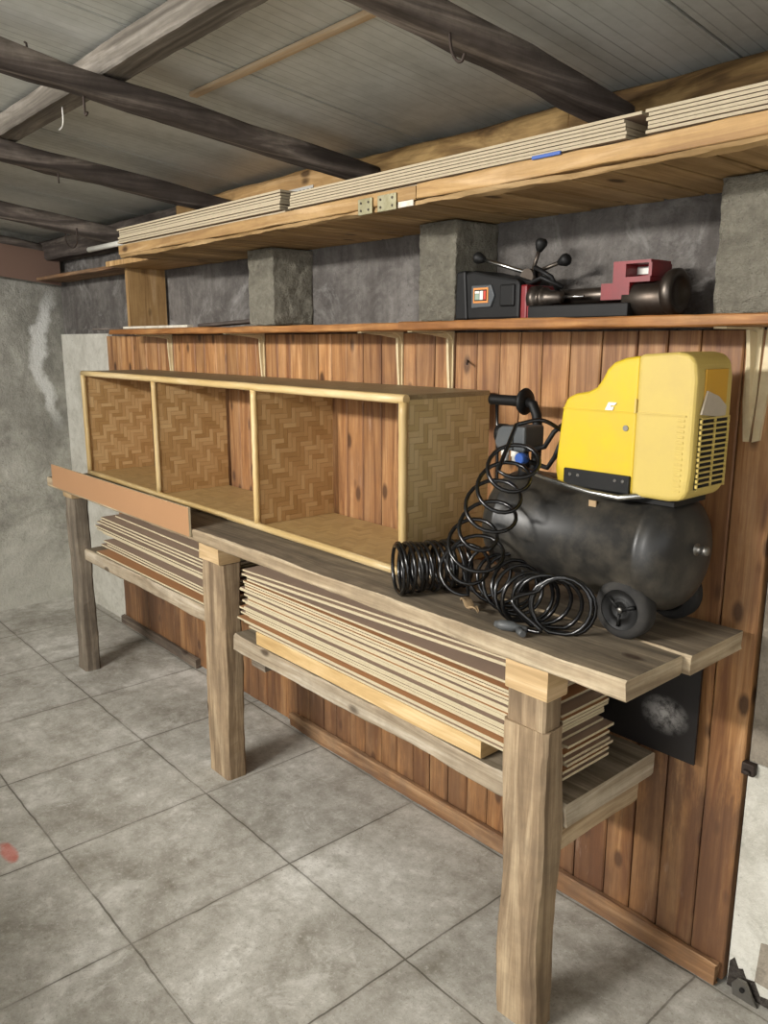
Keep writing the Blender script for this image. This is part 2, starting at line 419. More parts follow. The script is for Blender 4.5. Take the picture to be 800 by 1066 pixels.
base = t.mix(t.ma('MULTIPLY', t.sm(pt4, .44, .38), .3), base, '#7d776a')
near = t.sm(jn, .03, .006); line = t.sm(jn, .0065, .003)
brk = t.sm(t.noise(gp, 3.1, 3), .36, .52)
base = t.mix(t.ma('MULTIPLY', near, .22), base, '#6a6252')
base = t.mix(t.ma('MULTIPLY', line, t.ma('ADD', .12, t.ma('MULTIPLY', brk, .6))), base, '#453f34')
# a small red spray mark
rx = t.ma('MULTIPLY', t.ma('ADD', sp.outputs[0], 2.44), 14.0); ry = t.ma('MULTIPLY', t.ma('SUBTRACT', sp.outputs[1], .59), 40.0)
rm = t.sm(t.ma('ADD', t.ma('MULTIPLY', rx, rx), t.ma('ADD', t.ma('MULTIPLY', ry, ry), t.ma('MULTIPLY', t.ma('SUBTRACT', n2, .5), 2.0))), 1.0, .4)
base = t.mix(t.ma('MULTIPLY', rm, .6), base, '#d0503c')
h = t.ma('SUBTRACT', t.ma('ADD', t.ma('MULTIPLY', n2, .5), t.ma('MULTIPLY', n3, .25)), t.ma('MULTIPLY', line, 1.5))
M['floor'] = t.fin(base, .82, h, .35, .006, **{'Specular IOR Level': .3})

# concrete of the left wall, with a pale streak and dark damp zones
def left_extra(t, oc, base):
    gp = t.n('ShaderNodeNewGeometry').outputs['Position']
    sp = t.n('ShaderNodeSeparateXYZ', {0: gp})
    z = sp.outputs[2]; y = sp.outputs[1]
    wz = t.ma('ADD', z, t.ma('MULTIPLY', t.ma('SUBTRACT', t.noise(gp, 1.6, 6, .65), .5), .9))
    dark = t.ma('MULTIPLY', t.sm(wz, .72, 1.0), t.sm(t.noise(gp, 3.5, 5, .6), .3, .62))
    base = t.mix(t.ma('MULTIPLY', dark, .6), base, '#66645e')
    pal = t.ma('MULTIPLY', t.sm(wz, .5, .2), .4)
    base = t.mix(pal, base, '#c9c7bd')
    # streak from (1.60,1.74) down to (1.70,1.06)
    cy = t.ma('ADD', 1.665, t.ma('MULTIPLY', t.ma('SINE', t.ma('MULTIPLY', t.ma('SUBTRACT', z, 1.2), 6.5)), -.05))
    d = t.ma('ABSOLUTE', t.ma('SUBTRACT', y, t.ma('ADD', cy, t.ma('MULTIPLY', t.ma('SUBTRACT', t.noise(gp, 9, 5), .5), .14))))
    st = t.ma('MULTIPLY', t.sm(d, .05, .02), t.ma('MULTIPLY', t.sm(z, 1.02, 1.2), t.sm(z, 1.85, 1.7)))
    return t.mix(t.ma('MULTIPLY', st, .9), base, '#d4d4d0')
M['conc_left'] = concrete('left concrete wall', ['#7c7a72', '#a5a399', '#c6c4ba'], 2.2, bump=.6, extra=left_extra)
def form_extra(t, oc, base):
    gp = t.n('ShaderNodeNewGeometry').outputs['Position']
    b = t.noise(t.vma('MULTIPLY', gp, (22, 1, 1.5)), 1, 4, .6)
    base = t.mix(t.ma('MULTIPLY', t.sm(b, .4, .7), .5), base, '#4a4541')
    w = t.ma('MULTIPLY', t.sm(t.noise(gp, 4.5, 7, .7, 1.0), .55, .68), .55)
    return t.mix(w, base, '#a3a19d')
M['conc_back'] = concrete('dark board-marked concrete', ['#4b4744', '#6b6763', '#85817c'], 3, bump=.6, extra=form_extra)
M['conc_pil'] = concrete('rough cast pillar', ['#8a8578', '#aca695', '#c8c2b0'], 6, bump=1.0, bdist=.05)
M['plaster'] = concrete('white plaster', ['#a9a69a', '#c6c3b8', '#d8d6cc'], 3, bump=.3)
M['conc_dark'] = concrete('dark rubble', ['#38332f', '#57504a', '#7d766e'], 14, bump=1.0)
M['plaster_grey'] = concrete('stained plaster', ['#6e675c', '#8c8375', '#a3998a'], 3, bump=.4)

# ceiling panels: grey ribbed
t = NT('ribbed ceiling panel'); gp = t.n('ShaderNodeNewGeometry').outputs['Position']
sp = t.n('ShaderNodeSeparateXYZ', {0: gp})
rib = t.ma('ABSOLUTE', t.ma('SUBTRACT', t.ma('FRACT', t.ma('DIVIDE', sp.outputs[0], .031)), .5))
line = t.sm(rib, .06, .02)
n1 = t.noise(t.vma('MULTIPLY', gp, (5, 1.4, 1)), 1, 6, .6); n2 = t.noise(gp, 25, 4, .6)
lv = t.noise(t.vma('MULTIPLY', gp, (9, .8, 1)), 1, 3, .5)
base = t.ramp(t.ma('ADD', t.ma('MULTIPLY', n1, .7), t.ma('MULTIPLY', n2, .3)), [(.3, '#a6a79e'), (.5, '#c4c5bd'), (.7, '#d8d8d2')])
base = t.mix(t.ma('MULTIPLY', t.ma('MULTIPLY', line, t.sm(lv, .35, .6)), .6), base, '#6f6d64')
M['ceiling'] = t.fin(base, .45, t.ma('SUBTRACT', t.ma('MULTIPLY', n2, .2), line), .25, .003, **{'Specular IOR Level': .4})

# ------------------------------------------------------------------ the shell
CS = .114
def zc(y): return 2.115+CS*(1.7-y)
fl = struct(MB().box(-5.3, 2.6, -3.2, 2.0, -.12, 0).build('floor', M['floor']))
wl = struct(MB().box(-5.12, -4.87, -3.2, 1.779, 0, 2.75).build('wall_left', M['conc_left']))
WB = .0
wb = struct(MB().box(-5.0, 2.6, 1.78, 1.99, 0, 2.12).build('wall_back', M['conc_back'], grain='z'))
for (a, b, z0, z1, m) in ((-4.869, -4.2, 0, 1.585, 'plaster'), (-.725, 2.6, 0, .6, 'plaster'), (-.725, 2.6, .602, 1.575, 'plaster_grey')):
    MB().box(a, b, 1.757, 1.7795, z0, z1).build('plaster_panel', M[m], wb)
# rough concrete piers standing in the recess above the shelf
def pier(x0, x1):
    o = MB().box(x0, x1, 1.61, 1.7795, 1.603, 1.861).build('pier', M['conc_pil'], wb, grain='z', subd=26, smooth_all=True)
    for v in o.data.vertices:
        p = v.co
        d = mnoise.noise_vector(p*28)*.0035+mnoise.noise_vector(p*70+Vector((3, 1, 2)))*.002
        if abs(p.y-1.7795) < 1e-4: d = Vector((0, 0, 0))
        d.z = 0 if (p.z < 1.604 or p.z > 1.86) else d.z
        v.co = p+d
    return o
pier(-2.575, -2.42); pier(-1.69, -1.553); pier(-.828, -.6)
MB().prism([(-.724, 0.001), (-.722, .07), (-.712, .085), (-.70, .06), (-.69, .066), (-.68, .045), (-.66, .05), (-.645, .02), (-.60, .03), (-.575, .001)], 1.7545, 1.7575, 'y').build('broken_plaster', M['conc_dark'], wb)
MB().prism([(-.66, .052), (-.655, .16), (-.60, .175), (-.56, .12), (-.56, .05)], 1.7545, 1.7575, 'y').build('broken_plaster', M['plaster_grey'], wb)
# plank cladding
seams = [-4.2, -4.03, -3.884, -3.734, -3.60, -3.448, -3.366, -3.251, -3.166, -3.069, -2.991, -2.9, -2.827, -2.757, -2.696, -2.61, -2.527, -2.448, -2.355, -2.277, -2.191, -2.105, -2.012, -1.929, -1.845, -1.765, -1.68, -1.594, -1.508, -1.435, -1.361, -1.272, -1.178, -1.079, -1.0, -.92, -.82, -.732]
m = MB()
for a, b in zip(seams, seams[1:]):
    dy = random.uniform(-.0015, .0015)
    m.lumber('z', .012, 1.572, a+.0016, b-.0016, 1.747+dy, 1.7785, n=10, jit=.0008, ch=.0035)
m.box(-4.2, -.735, 1.772, 1.7792, .012, 1.57, 1)
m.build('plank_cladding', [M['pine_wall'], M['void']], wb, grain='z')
bb = struct(Lm('x', -2.555, -.742, 1.722, 1.745, 0.002, .062, n=24, jit=.003, ch=.004, endjit=.01).build('baseboard_back', M['base_wood']))
b2 = MB(); b2.lumber('x', -4.2, -3.34, 1.722, 1.745, 0.002, .05, n=14, jit=.003, ch=.004)
bb2 = struct(b2.build('baseboard_back', M['base_grey']))

# ceiling
ce = MB()
xs = [-5.0]+[-.872-.935*k for k in range(4, -1, -1)]+[.063, .998, 1.933, 2.6]
Y0, Y1 = -3.2, 1.95
for a, b in zip(xs, xs[1:]):
    a2, b2_ = a+.004, b-.004
    ce.add([(a2, Y0, zc(Y0)), (b2_, Y0, zc(Y0)), (b2_, Y1, zc(Y1)), (a2, Y1, zc(Y1)), (a2, Y0, zc(Y0)+.03), (b2_, Y0, zc(Y0)+.03), (b2_, Y1, zc(Y1)+.03), (a2, Y1, zc(Y1)+.03)],
           [(0, 3, 2, 1), (4, 5, 6, 7), (0, 1, 5, 4), (1, 2, 6, 5), (2, 3, 7, 6), (3, 0, 4, 7)])
ce.add([(-5.2, Y0, zc(Y0)+.031), (2.6, Y0, zc(Y0)+.031), (2.6, Y1, zc(Y1)+.031), (-5.2, Y1, zc(Y1)+.031), (-5.2, Y0, zc(Y0)+.1), (2.6, Y0, zc(Y0)+.1), (2.6, Y1, zc(Y1)+.1), (-5.2, Y1, zc(Y1)+.1)],
       [(0, 3, 2, 1), (4, 5, 6, 7), (0, 1, 5, 4), (1, 2, 6, 5), (2, 3, 7, 6), (3, 0, 4, 7)], 1)
ceil = struct(ce.build('ceiling', [M['ceiling'], M['void']]))
def rafter(x, zb, w=.065, h=.055, s=.11, y0=-3.0, y1=1.70, mat='rafter'):
    # zb: underside at y=1.4
    zz = zb-s*(y0-1.4)
    return Lm('y', y0, y1, x, x+w, zz, zz+h, n=60, jit=.006, rnd=True, slope=(0, -s)).build('rafter', M[mat], ceil, grain='y')
rafter(-1.135, 2.028, .072, .058)
rafter(-1.985, 2.028, .07, .058)
rafter(-2.79, 2.028, .075, .058)
rafter(-3.76, 2.012, .085, .07, s=.135)
rafter(-4.835, 2.02, .06, .09)
rafter(-.25, 2.028, .07, .058); rafter(.6, 2.028, .07, .058)
Lm('x', -5.0, 2.5, .835, .905, 2.146, zc(.9)-.002, n=40, jit=.002, ch=.004).build('purlin', M['purlin'], ceil)
Lm('x', -5.0, 2.5, -1.3, -1.23, 2.142+.11*2.13, zc(-1.24)-.002, n=40, jit=.003, ch=.005).build('purlin', M['purlin'], ceil)
Lm('x', -2.04, -.55, 1.115, 1.139, zc(1.125)-.012, zc(1.139)+.001, n=16, jit=.001, ch=.002).build('batten', M['batten'], ceil)
Lm('x', -4.86, -3.2, 1.66, 1.775, 1.985, 2.09, n=20, jit=.004, ch=.012).build('wall_plate', M['rafter'], ceil)
Lm('x', -3.19, -2.05, 1.66, 1.775, 1.985, 2.098, n=20, jit=.004, ch=.012).build('wall_plate', M['pine_rack'], ceil)
Lm('x', -2.04, -1.25, 1.665, 1.775, 1.985, 2.10, n=16, jit=.005, rnd=True).build('wall_plate', M['plate'], ceil)
Lm('x', -1.24, 1.6, 1.655, 1.775, 1.98, 2.10, n=24, jit=.006, rnd=True).build('wall_plate', M['plate'], ceil)
# unseen low blockers, added outside the view to shape light and shade
struct(B(1.2, 1.32, -1.2, 1.756, 0, 1.35).build('light_blocker_right', M['plaster_grey']))  # added blocker, keeps low side light from reaching under the bench
struct(B(-4.869, -1.55, -1.32, -1.2, 0, 1.60).build('light_blocker_front', M['plaster_grey']))  # added blocker, casts the shadow edge on the floor at the left

# ------------------------------------------------------------------ hooks and nails
def cat(P, n):
    P = [Vector(p) for p in P]; out = []
    Q = [P[0]*2-P[1]]+P+[P[-1]*2-P[-2]]
    for i in range(1, len(Q)-2):
        for k in range(n):
            u = k/n; a, b, c, d = Q[i-1], Q[i], Q[i+1], Q[i+2]
            out.append(.5*((2*b)+(c-a)*u+(2*a-5*b+4*c-d)*u*u+(3*b-a-3*c+d)*u**3))
    out.append(P[-1]); return out
def hook(label, pts, r=.0022, mat='rust', name='ceiling_hook'):
    tag(MB().tube(cat(pts, 5) if len(pts) > 2 else pts, r, 8).build(name, M[mat]), label, 'nail' if 'nail' in label else 'hook')
zr = lambda y, zb=2.028, s=.11: zb-s*(y-1.4)
hx, hy = -1.055, 1.09
hook('rusty open hook hanging from the nearest rafter, in front of the board stacks', [(hx-.02, hy, zr(hy)+.012), (hx-.015, hy, zr(hy)-.02), (hx-.004, hy, zr(hy)-.04), (hx+.010, hy, zr(hy)-.047), (hx+.018, hy, zr(hy)-.036)], .0028)
hx, hy = -1.955, .80
hook('dark bent nail hanging under the rafter that crosses the grey beam', [(hx, hy, zr(hy)+.012), (hx, hy, zr(hy)-.028), (hx+.006, hy, zr(hy)-.04), (hx+.016, hy, zr(hy)-.036)], .003)
hx, hy = -2.27, .87
hook('pale wire hook hanging under the grey beam at the far left', [(hx, hy, 2.15), (hx, hy, 2.115), (hx-.01, hy, 2.10), (hx-.03, hy, 2.096)], .0024, 'dust_metal')
hx, hy = -2.74, 1.02
hook('short nail pointing down from the second rafter from the left wall side', [(hx, hy, zr(hy)+.012), (hx+.002, hy, zr(hy)-.03)], .0025)
hx, hy = -1.95, .74
hook('bent nail standing up on top of the rafter beside the grey beam', [(hx, hy-.06, zr(hy)+.05), (hx, hy-.06, zr(hy)+.075), (hx-.01, hy-.06, zr(hy)+.082)], .0025)
hook('curved wire loop hanging in the far corner left of the upper board stack', [(-3.72, 1.4, 2.02), (-3.73, 1.4, 1.985), (-3.70, 1.4, 1.955), (-3.64, 1.4, 1.945), (-3.60, 1.4, 1.97), (-3.595, 1.4, 2.02)], .0035)
tag(MB().tube([(-3.85, 1.55, 1.962), (-3.2, 1.55, 1.962)], .012, 10).build('plastic_pipe', M['white']), 'white plastic pipe end in the far corner behind the upper board stack', 'pipe')
hook('black nail sticking out of the plank wall above the woven cubby', [(-1.632, 1.752, 1.494), (-1.60, 1.715, 1.484)], .003, 'rust', 'wall_nail')
tag(B(-.735, -.705, 1.738, 1.757, .572, .602).box(-.728, -.712, 1.728, 1.738, .578, .588).build('wall_catch', M['rust'], bevel=.003), 'small black iron catch at the top of the white plaster by the plank edge', 'catch')

# brown hardboard on the far left
tag(B(-4.768, -4.762, .6, 1.742, 0, .172).build('hardboard_panel', M['hard_brown']), 'dull brown hardboard panel hanging under the rafters at the far left wall', 'board')
o = bpy.data.objects['hardboard_panel']
me = o.data
for v in me.vertices: v.co.z += -.114*(v.co.y)
o.location.z = 1.853+.065+.0
# ------------------------------------------------------------------ workbench
wbn = thing('workbench', 'long rough timber workbench along the plank wall with posts and a low shelf', 'workbench', (-2.25, 1.47, 0))
ZT = .933
Lm('x', -3.79, -.751, 1.25, 1.457, ZT-.042, ZT, n=40, jit=.003, ch=.005, endjit=.006).build('tabletop_plank', M['bench_edge'], wbn, top=M['bench_top'])
Lm('x', -3.79, -.738, 1.461, 1.69, ZT-.043, ZT-.001, n=40, jit=.003, ch=.005, endjit=.006).build('tabletop_plank', M['bench_edge'], wbn, top=M['bench_top'])
def leg(x0, x1, y0, y1, ztop, mat, lean=(0, 0)):
    l = Lm('z', 0, ztop, x0, x1, y0, y1, n=16, jit=.005, ch=.009, slope=lean).build('leg', M[mat], wbn, grain='z'); return l
m = MB().lumber('z', 0, .745, -1.055, -.942, 1.272, 1.348, n=16, jit=.005, ch=.009)
m.lumber('z', .7451, .818, -1.052, -.948, 1.274, 1.333, n=4, jit=.003, ch=.005)
m.build('leg', M['leg'], wbn, grain='z')
leg(-2.488, -2.35, 1.315, 1.393, .806, 'leg', (.02, 0))
leg(-3.755, -3.655, 1.31, 1.382, .842, 'leg_grey')
for (x0, x1, y0, y1, z0) in ((-1.05, -.938, 1.266, 1.335, .820), (-2.468, -2.335, 1.305, 1.39, .808), (-3.755, -3.65, 1.305, 1.385, .844)):
    Lm('x', x0, x1, y0, y1, z0, ZT-.0425, n=4, jit=.002, ch=.003).build('spacer_block', M['block'], wbn)
Lm('x', -3.75, -1.25, 1.62, 1.685, .83, ZT-.0425, n=14, jit=.002).build('rear_rail', M['leg_grey'], wbn)
# low shelf, right bay and left bay
Lm('x', -2.33, -.933, 1.347, 1.705, .497, .557, n=24, jit=.004, ch=.006, slope=(0.0, .0), endjit=.006).build('lower_shelf', M['shelf_edge'], wbn, top=M['old_shelf'])
Lm('y', 1.352, 1.66, -1.04, -.945, .436, .496, n=8, jit=.003, ch=.005, endjit=.008).build('shelf_bearer', M['bench_end'], wbn, grain='y')
Lm('y', 1.40, 1.70, -2.30, -2.22, .436, .496, n=8, jit=.003).build('shelf_bearer', M['leg_grey'], wbn, grain='y')
Lm('x', -3.652, -2.49, 1.345, 1.70, .548, .604, n=20, jit=.004, ch=.006).build('lower_shelf', M['shelf_edge'], wbn, top=M['old_shelf'])

# orange strip in front of the bench edge
def board(name, x0, x1, y0, y1, z0, z1, face, edge, label, cat, group=None, faceaxis=2, n=1, curve=None, rz=0):
    """sheet material: two faces of one look, four cut edges of another"""
    m = MB(); vs = []
    for i in range(n+1):
        x = x0+(x1-x0)*i/n; dz = curve(i/n) if curve else 0
        for y in (y0, y1):
            for z in (z0, z1): vs.append((x, y, z+dz))
    def fi(a): return 0 if a == faceaxis else 1
    fs = []; mi = []
    for i in range(n):
        o = i*4; p = o+4
        fs += [(o, p, p+1, o+1), (o+2, o+3, p+3, p+2), (o, o+2, p+2, p), (o+1, p+1, p+3, o+3)]
        mi += [fi(1), fi(1), fi(2), fi(2)]
    fs += [(0, 1, 3, 2), (n*4, n*4+2, n*4+3, n*4+1)]; mi += [1, 1]
    o0 = len(m.v)
    for f, k in zip(fs, mi): pass
    m.v = vs; m.f = [list(f) for f in fs]; m.mi = mi; m.sm = [False]*len(fs)
    ob = m.build(name, [M[face], M[edge]])
    if rz: ob.rotation_euler[2] = rz
    return tag(ob, label, cat, group)
st = board('fibreboard_strip', -3.69, -2.405, 1.239, 1.247, .907, 1.006, 'strip_face', 'mdf_edge', 'long orange-brown fibreboard strip fixed across the far front edge of the workbench', 'board', faceaxis=1)

ORD = ['first', 'second', 'third', 'fourth', 'fifth', 'sixth', 'seventh', 'eighth', 'ninth', 'tenth', 'eleventh', 'twelfth', 'thirteenth', 'fourteenth', 'fifteenth', 'sixteenth', 'seventeenth', 'eighteenth', 'nineteenth', 'twentieth']
# ---- right bay: pile of sheets on a pine board
tag(Lm('x', -2.19, -1.19, 1.352, 1.50, .5585, .604, n=12, jit=.001, ch=.002).build('pine_board', M['pine']), 'pale knotty pine board lying under the fibreboard pile in the right bay', 'board')
tag(Lm('x', -2.15, -1.24, 1.54, 1.69, .5585, .604, n=8, jit=.001, ch=.002).build('support_board', M['leg_grey']), 'grey board lying behind the pine board under the right bay pile', 'board')
zz = .606; NB = 19
piles = []
for k in range(NB):
    th = .0064
    y0 = 1.352+random.uniform(0, .012)+(.01 if k in (4, 9) else 0)
    if k in (3,): y0 = 1.372
    x0 = -2.31+random.uniform(0, .09); x1 = -.95+random.uniform(-.05, .0)
    piles.append((k, x0, x1, y0, y0+.30, zz, zz+th))
    zz += th+(.0008 if k not in (2, 9, 14) else .0035)
for (k, x0, x1, y0, y1, z0, z1) in piles:
    board('fibreboard_sheet', x0, x1, y0, y1-.125, z0, z1, 'mdf_face' if k % 5 == 2 else 'mdf_dark', 'mdf_edge',
          f'cream-edged fibreboard sheet, {ORD[k]} from the bottom of the pile in the right bay', 'board', 'fibreboard sheets in the right bay')
ztop = zz
# the slanting sheets above the pile (left ends raised)
def slant(za, zb): return lambda u: za+(zb-za)*u
tops = [(-2.27, -1.0, 1.358, .745, .752, 'mdf_face', 'lowest'), (-2.25, -1.02, 1.36, .757, .775, 'mdf_dark', 'middle')]
k = 0
for (x0, x1, y0, za, zb, fm, w) in tops:
    za = max(za, ztop+.004+k*.011); zb = max(zb, ztop+.004+k*.011)
    board('fibreboard_sheet', x0, x1, y0, y0+.17, 0, .0062, fm, 'mdf_edge', f'{w} of the loosely slanting fibreboard sheets above the right bay pile', 'board', 'slanting fibreboard sheets in the right bay', n=8, curve=slant(za, zb)); k += 1
top3 = []
for k in range(3):
    board('fibreboard_sheet', -2.28+k*.012, -1.07-k*.02, 1.352+.012*((k+1) % 2), 1.53, 0, .006, 'mdf_dark', 'mdf_edge',
          f'thin fibreboard sheet close under the worktop in the right bay, {ORD[k]} from the top', 'board', 'upper fibreboard sheets in the right bay', n=8, curve=slant(.792-.009*k, .832-.009*k))
# ---- left bay pile
zz = .610
for k in range(14):
    y0 = 1.352+(.035*(k % 4 == 1))+random.uniform(0, .014)
    if k == 0: y0 = 1.35
    if k == 1: y0 = 1.40
    x0 = -3.47+random.uniform(-.06, .08); x1 = -2.495-random.uniform(0, .01)
    sl = .0008
    board('fibreboard_sheet', x0, x1, y0, y0+.29, 0, .0065, 'mdf_face' if k < 2 else 'mdf_dark', 'mdf_edge',
          f'cream-edged fibreboard sheet, {ORD[k]} from the bottom of the pile in the left bay', 'board', 'fibreboard sheets in the left bay', n=6, curve=slant(zz+.014 if k > 1 else zz, zz+(.004 if k > 1 else 0)))
    zz += .0118 if k not in (1, 5) else .018
# black panel behind the bench, right end
tag(MB().box(-1.40, -.835, 1.712, 1.72, .5585, .875).build('black_panel', M['black_panel']), 'black panel with a white dusty smear standing against the wall behind the low shelf', 'board')

# ------------------------------------------------------------------ woven bamboo cubby
TH = .013
L, D, Hc = 2.215, .316, .482
cub = thing('woven_cubby', 'long open bamboo cubby of three compartments lying on the workbench', 'cubby', (-1.511, 1.398, ZT+.001), rz=-TH)
cub['_org'] = (0, 0, 0)
# local frame: x from 0 (right) to -L (left), y depth
def cpart(m, name, mat, grain='x'): return m.build(name, mat, cub, grain=grain, local=True, wrap=False)
r = .011
cpart(B(-L+.004, -.004, .006, D, .002, .014), 'bottom_panel', M['weave_floor'])
cpart(B(-L+.004, -.004, .006, D, Hc-.014, Hc-.002), 'top_panel', [M['weave_top']])
cpart(B(-.014, -.003, .008, D, .0145, Hc-.0145), 'side_panel', M['weave_out'], 'y')
cpart(B(-L+.003, -L+.014, .008, D, .0145, Hc-.0145), 'side_panel', M['weave'], 'y')
for k in (1, 2):
    cpart(B(-L*k/3-.006, -L*k/3+.006, .012, D-.002, .0145, Hc-.0145), 'divider', M['weave'], 'y')
def rod(p0, p1, rr, sq=.75):
    m = MB(); p0 = Vector(p0); p1 = Vector(p1); n = 16
    m.tube([p0.lerp(p1, i/n)+Vector((random.uniform(-.0007, .0007), random.uniform(-.0005, .0005), random.uniform(-.0007, .0007))) for i in range(n+1)], rr, 10)
    return m
cpart(rod((-L, .0, .012), (0, .0, .012), .012), 'front_rod', M['bamboo'])
cpart(rod((-L, .0, Hc-.012), (0, .0, Hc-.012), .0125), 'front_rod', M['bamboo'])
for x in (-L+.010, -.010):
    cpart(rod((x, -.001, .02), (x, -.001, Hc-.02), .0125), 'front_rod', M['bamboo'], 'z')
for k in (1, 2):
    cpart(rod((-L*k/3, .002, .02), (-L*k/3, .002, Hc-.02), .011), 'front_rod', M['bamboo'], 'z')

# ------------------------------------------------------------------ wall shelf and brackets
sh = thing('wall_shelf', 'long narrow pine wall shelf on cream brackets above the workbench', 'shelf', (-2.0, 1.66, 1.575))
Lm('x', -3.70, -1.717, 1.555, 1.7465, 1.577, 1.5985, n=24, jit=.002, ch=.003).build('shelf_board', M['pine_shelf'], sh)
Lm('x', -1.713, .5, 1.553, 1.7465, 1.578, 1.601, n=24, jit=.002, ch=.003).build('shelf_board', M['pine_shelf'], sh)
def bracket(x, mat='white_met', drop=.245, w=.018):
    m = MB()
    m.box(x-w/2, x+w/2, 1.575, 1.742, 1.5725, 1.5765)
    m.box(x-w/2, x+w/2, 1.741, 1.7455, 1.575-drop, 1.5765)
    # pressed ribs
    m.prism([(1.60, 1.571), (1.735, 1.571), (1.735, 1.555), (1.66, 1.5655)], x-.004, x+.004, 'x')
    m.prism([(1.741, 1.575-drop+.015), (1.741, 1.566), (1.725, 1.566), (1.727, 1.5), (1.737, 1.36)], x-.0045, x+.0045, 'x')
    # rounded elbow
    m.prism([(1.741, 1.5725), (1.741, 1.545), (1.733, 1.562), (1.715, 1.5725)], x-w/2, x+w/2, 'x')
    o = m.build('bracket', M[mat], sh)
    for z in (1.55, 1.575-drop+.012): MB().lathe([(-.0015, .004), (.0015, .003)], (x+.001, 1.7395, z), 'y', 8).build('screw', M['steel'], o)
    return o
for x in (-3.465, -2.70, -1.91, -1.69): bracket(x)
# larger bracket at the right
m = MB(); x = -.796
m.box(x-.014, x+.014, 1.585, 1.742, 1.573, 1.577)
m.prism([(x-.016, 1.5765), (x+.016, 1.5765), (x+.014, 1.42), (x+.006, 1.335), (x-.006, 1.335), (x-.014, 1.42)], 1.740, 1.746, 'y')
m.prism([(1.741, 1.36), (1.741, 1.566), (1.705, 1.572), (1.72, 1.5)], x-.004, x+.004, 'x')
o = m.build('bracket', M['white_met'], sh)
m = MB()
m.prism([(x+.025, 1.5765), (x+.05, 1.5765), (x+.03, 1.34), (x+.014, 1.335)], 1.738, 1.746, 'y')
m.build('bracket', M['white_met'], sh)
tag(B(-3.55, -2.95, 1.557, 1.583, 1.6005, 1.6105).build('lath', M['white_paint'], bevel=.001), 'thin white painted lath lying on the left end of the wall shelf', 'lath')
tag(B(-3.97, -3.56, 1.585, 1.64, 1.6005, 1.607).build('lath', M['rafter'], bevel=.001), 'dark thin board sticking out past the left end of the wall shelf', 'lath')
tag(Lm('x', -3.0, -2.60, 1.63, 1.70, 1.603, 1.615, n=6, jit=.001, slope=(0, .03)).build('lath', M['rafter']), 'dark grey offcut lying on the wall shelf left of the first pier', 'lath')

# ------------------------------------------------------------------ overhead rack
rk = thing('overhead_rack', 'overhead slatted storage rack of pine along the top of the wall', 'rack', (-1.5, 1.57, 1.862))
for k in range(35):
    a = -3.11+k*.0985
    if a+.09 > .2: break
    Lm('y', 1.4+random.uniform(-.008, .004), 1.775, a, a+.089, 1.864+random.uniform(0, .002), 1.884, n=4, jit=.001, ch=.002, endjit=.004).build('slat', M['slat'], rk, grain='y')
Lm('x', -3.12, -1.455, 1.372, 1.394, 1.8725, 1.905, n=30, jit=.002, ch=.002).build('fascia', M['pine_rack'], rk)
Lm('x', -1.452, .2, 1.372, 1.394, 1.8725, 1.907, n=30, jit=.002, ch=.002).build('fascia', M['pine_rack'], rk)
Lm('x', -3.12, .2, 1.376, 1.394, 1.861, 1.8715, n=140, jit=.0045, ch=.002).build('edge_batten', M['slat'], rk)
for a, b in ((-1.66, -1.607), (-1.585, -1.518)):
    p = B(a, b, 1.366, 1.3705, 1.858, 1.896).build('joint_plate', M['galv'], rk, bevel=.001)
    for xx in (a+.012, b-.012):
        for z in (1.868, 1.886): MB().lathe([(-.0015, .003), (.001, .003)], (xx, 1.3657, z), 'y', 8).build('screw', M['dark_steel'], p)
B(-1.512, -1.46, 1.3685, 1.3715, 1.860, 1.873).build('white_end', M['white_paint'], rk)
B(-3.556, -3.533, 1.585, 1.765, 1.6005, 1.8635).box(-3.555, -3.112, 1.50, 1.765, 1.8640, 1.8845).build('end_panel', M['pine_rack'], rk, grain='z')
# short board in the corner left of the rack
tag(Lm('x', -4.74, -3.56, 1.60, 1.779, 1.873, 1.89, n=10, jit=.002).build('corner_board', M['base_wood']), 'short plank spanning the far corner left of the overhead rack', 'board')

# ---- stacks of fibreboard on the rack
def stack(x0, x1, nk, step, name, group, zb=1.8855, ragged=.012):
    z = zb
    for k in range(nk):
        xa = x0+random.uniform(-ragged, ragged)*.7; xb = x1+random.uniform(-ragged, 0)
        y0 = 1.378+random.uniform(0, .007) if z > 1.9095 else 1.397
        if 'middle' in name and k == nk-1: xb += .03
        board('fibreboard_sheet', xa, xb, y0, y0+.33, z, z+step*.78, 'mdf_dark', 'mdf_edge_w',
              f'pale fibreboard sheet, {ORD[k]} from the bottom of the {name} stack on the overhead rack', 'board', group)
        z += step
    return z
zl = stack(-3.14, -2.02, 11, .0078, 'leftmost', 'fibreboard sheets in the leftmost overhead stack')
zm = stack(-1.985, -.90, 10, .0070, 'middle', 'fibreboard sheets in the middle overhead stack')
zr_ = stack(-.866, .15, 10, .0070, 'rightmost', 'fibreboard sheets in the rightmost overhead stack')
tag(B(-1.11, -1.04, 1.366, 1.3715, 1.905, 1.912).build('blue_strip', M['blue'], bevel=.001), 'small blue plastic strip lying on the rack edge below the middle stack', 'strip')
m = MB(); m.box(-2.95, -2.03, 1.50, 1.502, zl+.001, zl+.026)
for k in range(46): m.box(-2.94+k*.02, -2.93+k*.02, 1.499, 1.503, zl+.009, zl+.018, 1)
tag(m.build('perforated_strip', [M['dust_metal'], M['void']]), 'perforated light metal strip standing on the leftmost overhead stack', 'strip')
tag(B(-2.25, -1.40, 1.49, 1.505, zm+.008, zm+.026).build('white_trim', M['white'], bevel=.003), 'white plastic trim lying on the middle overhead stack', 'trim')
o = bpy.data.objects['white_trim']; o.location.x -= .0

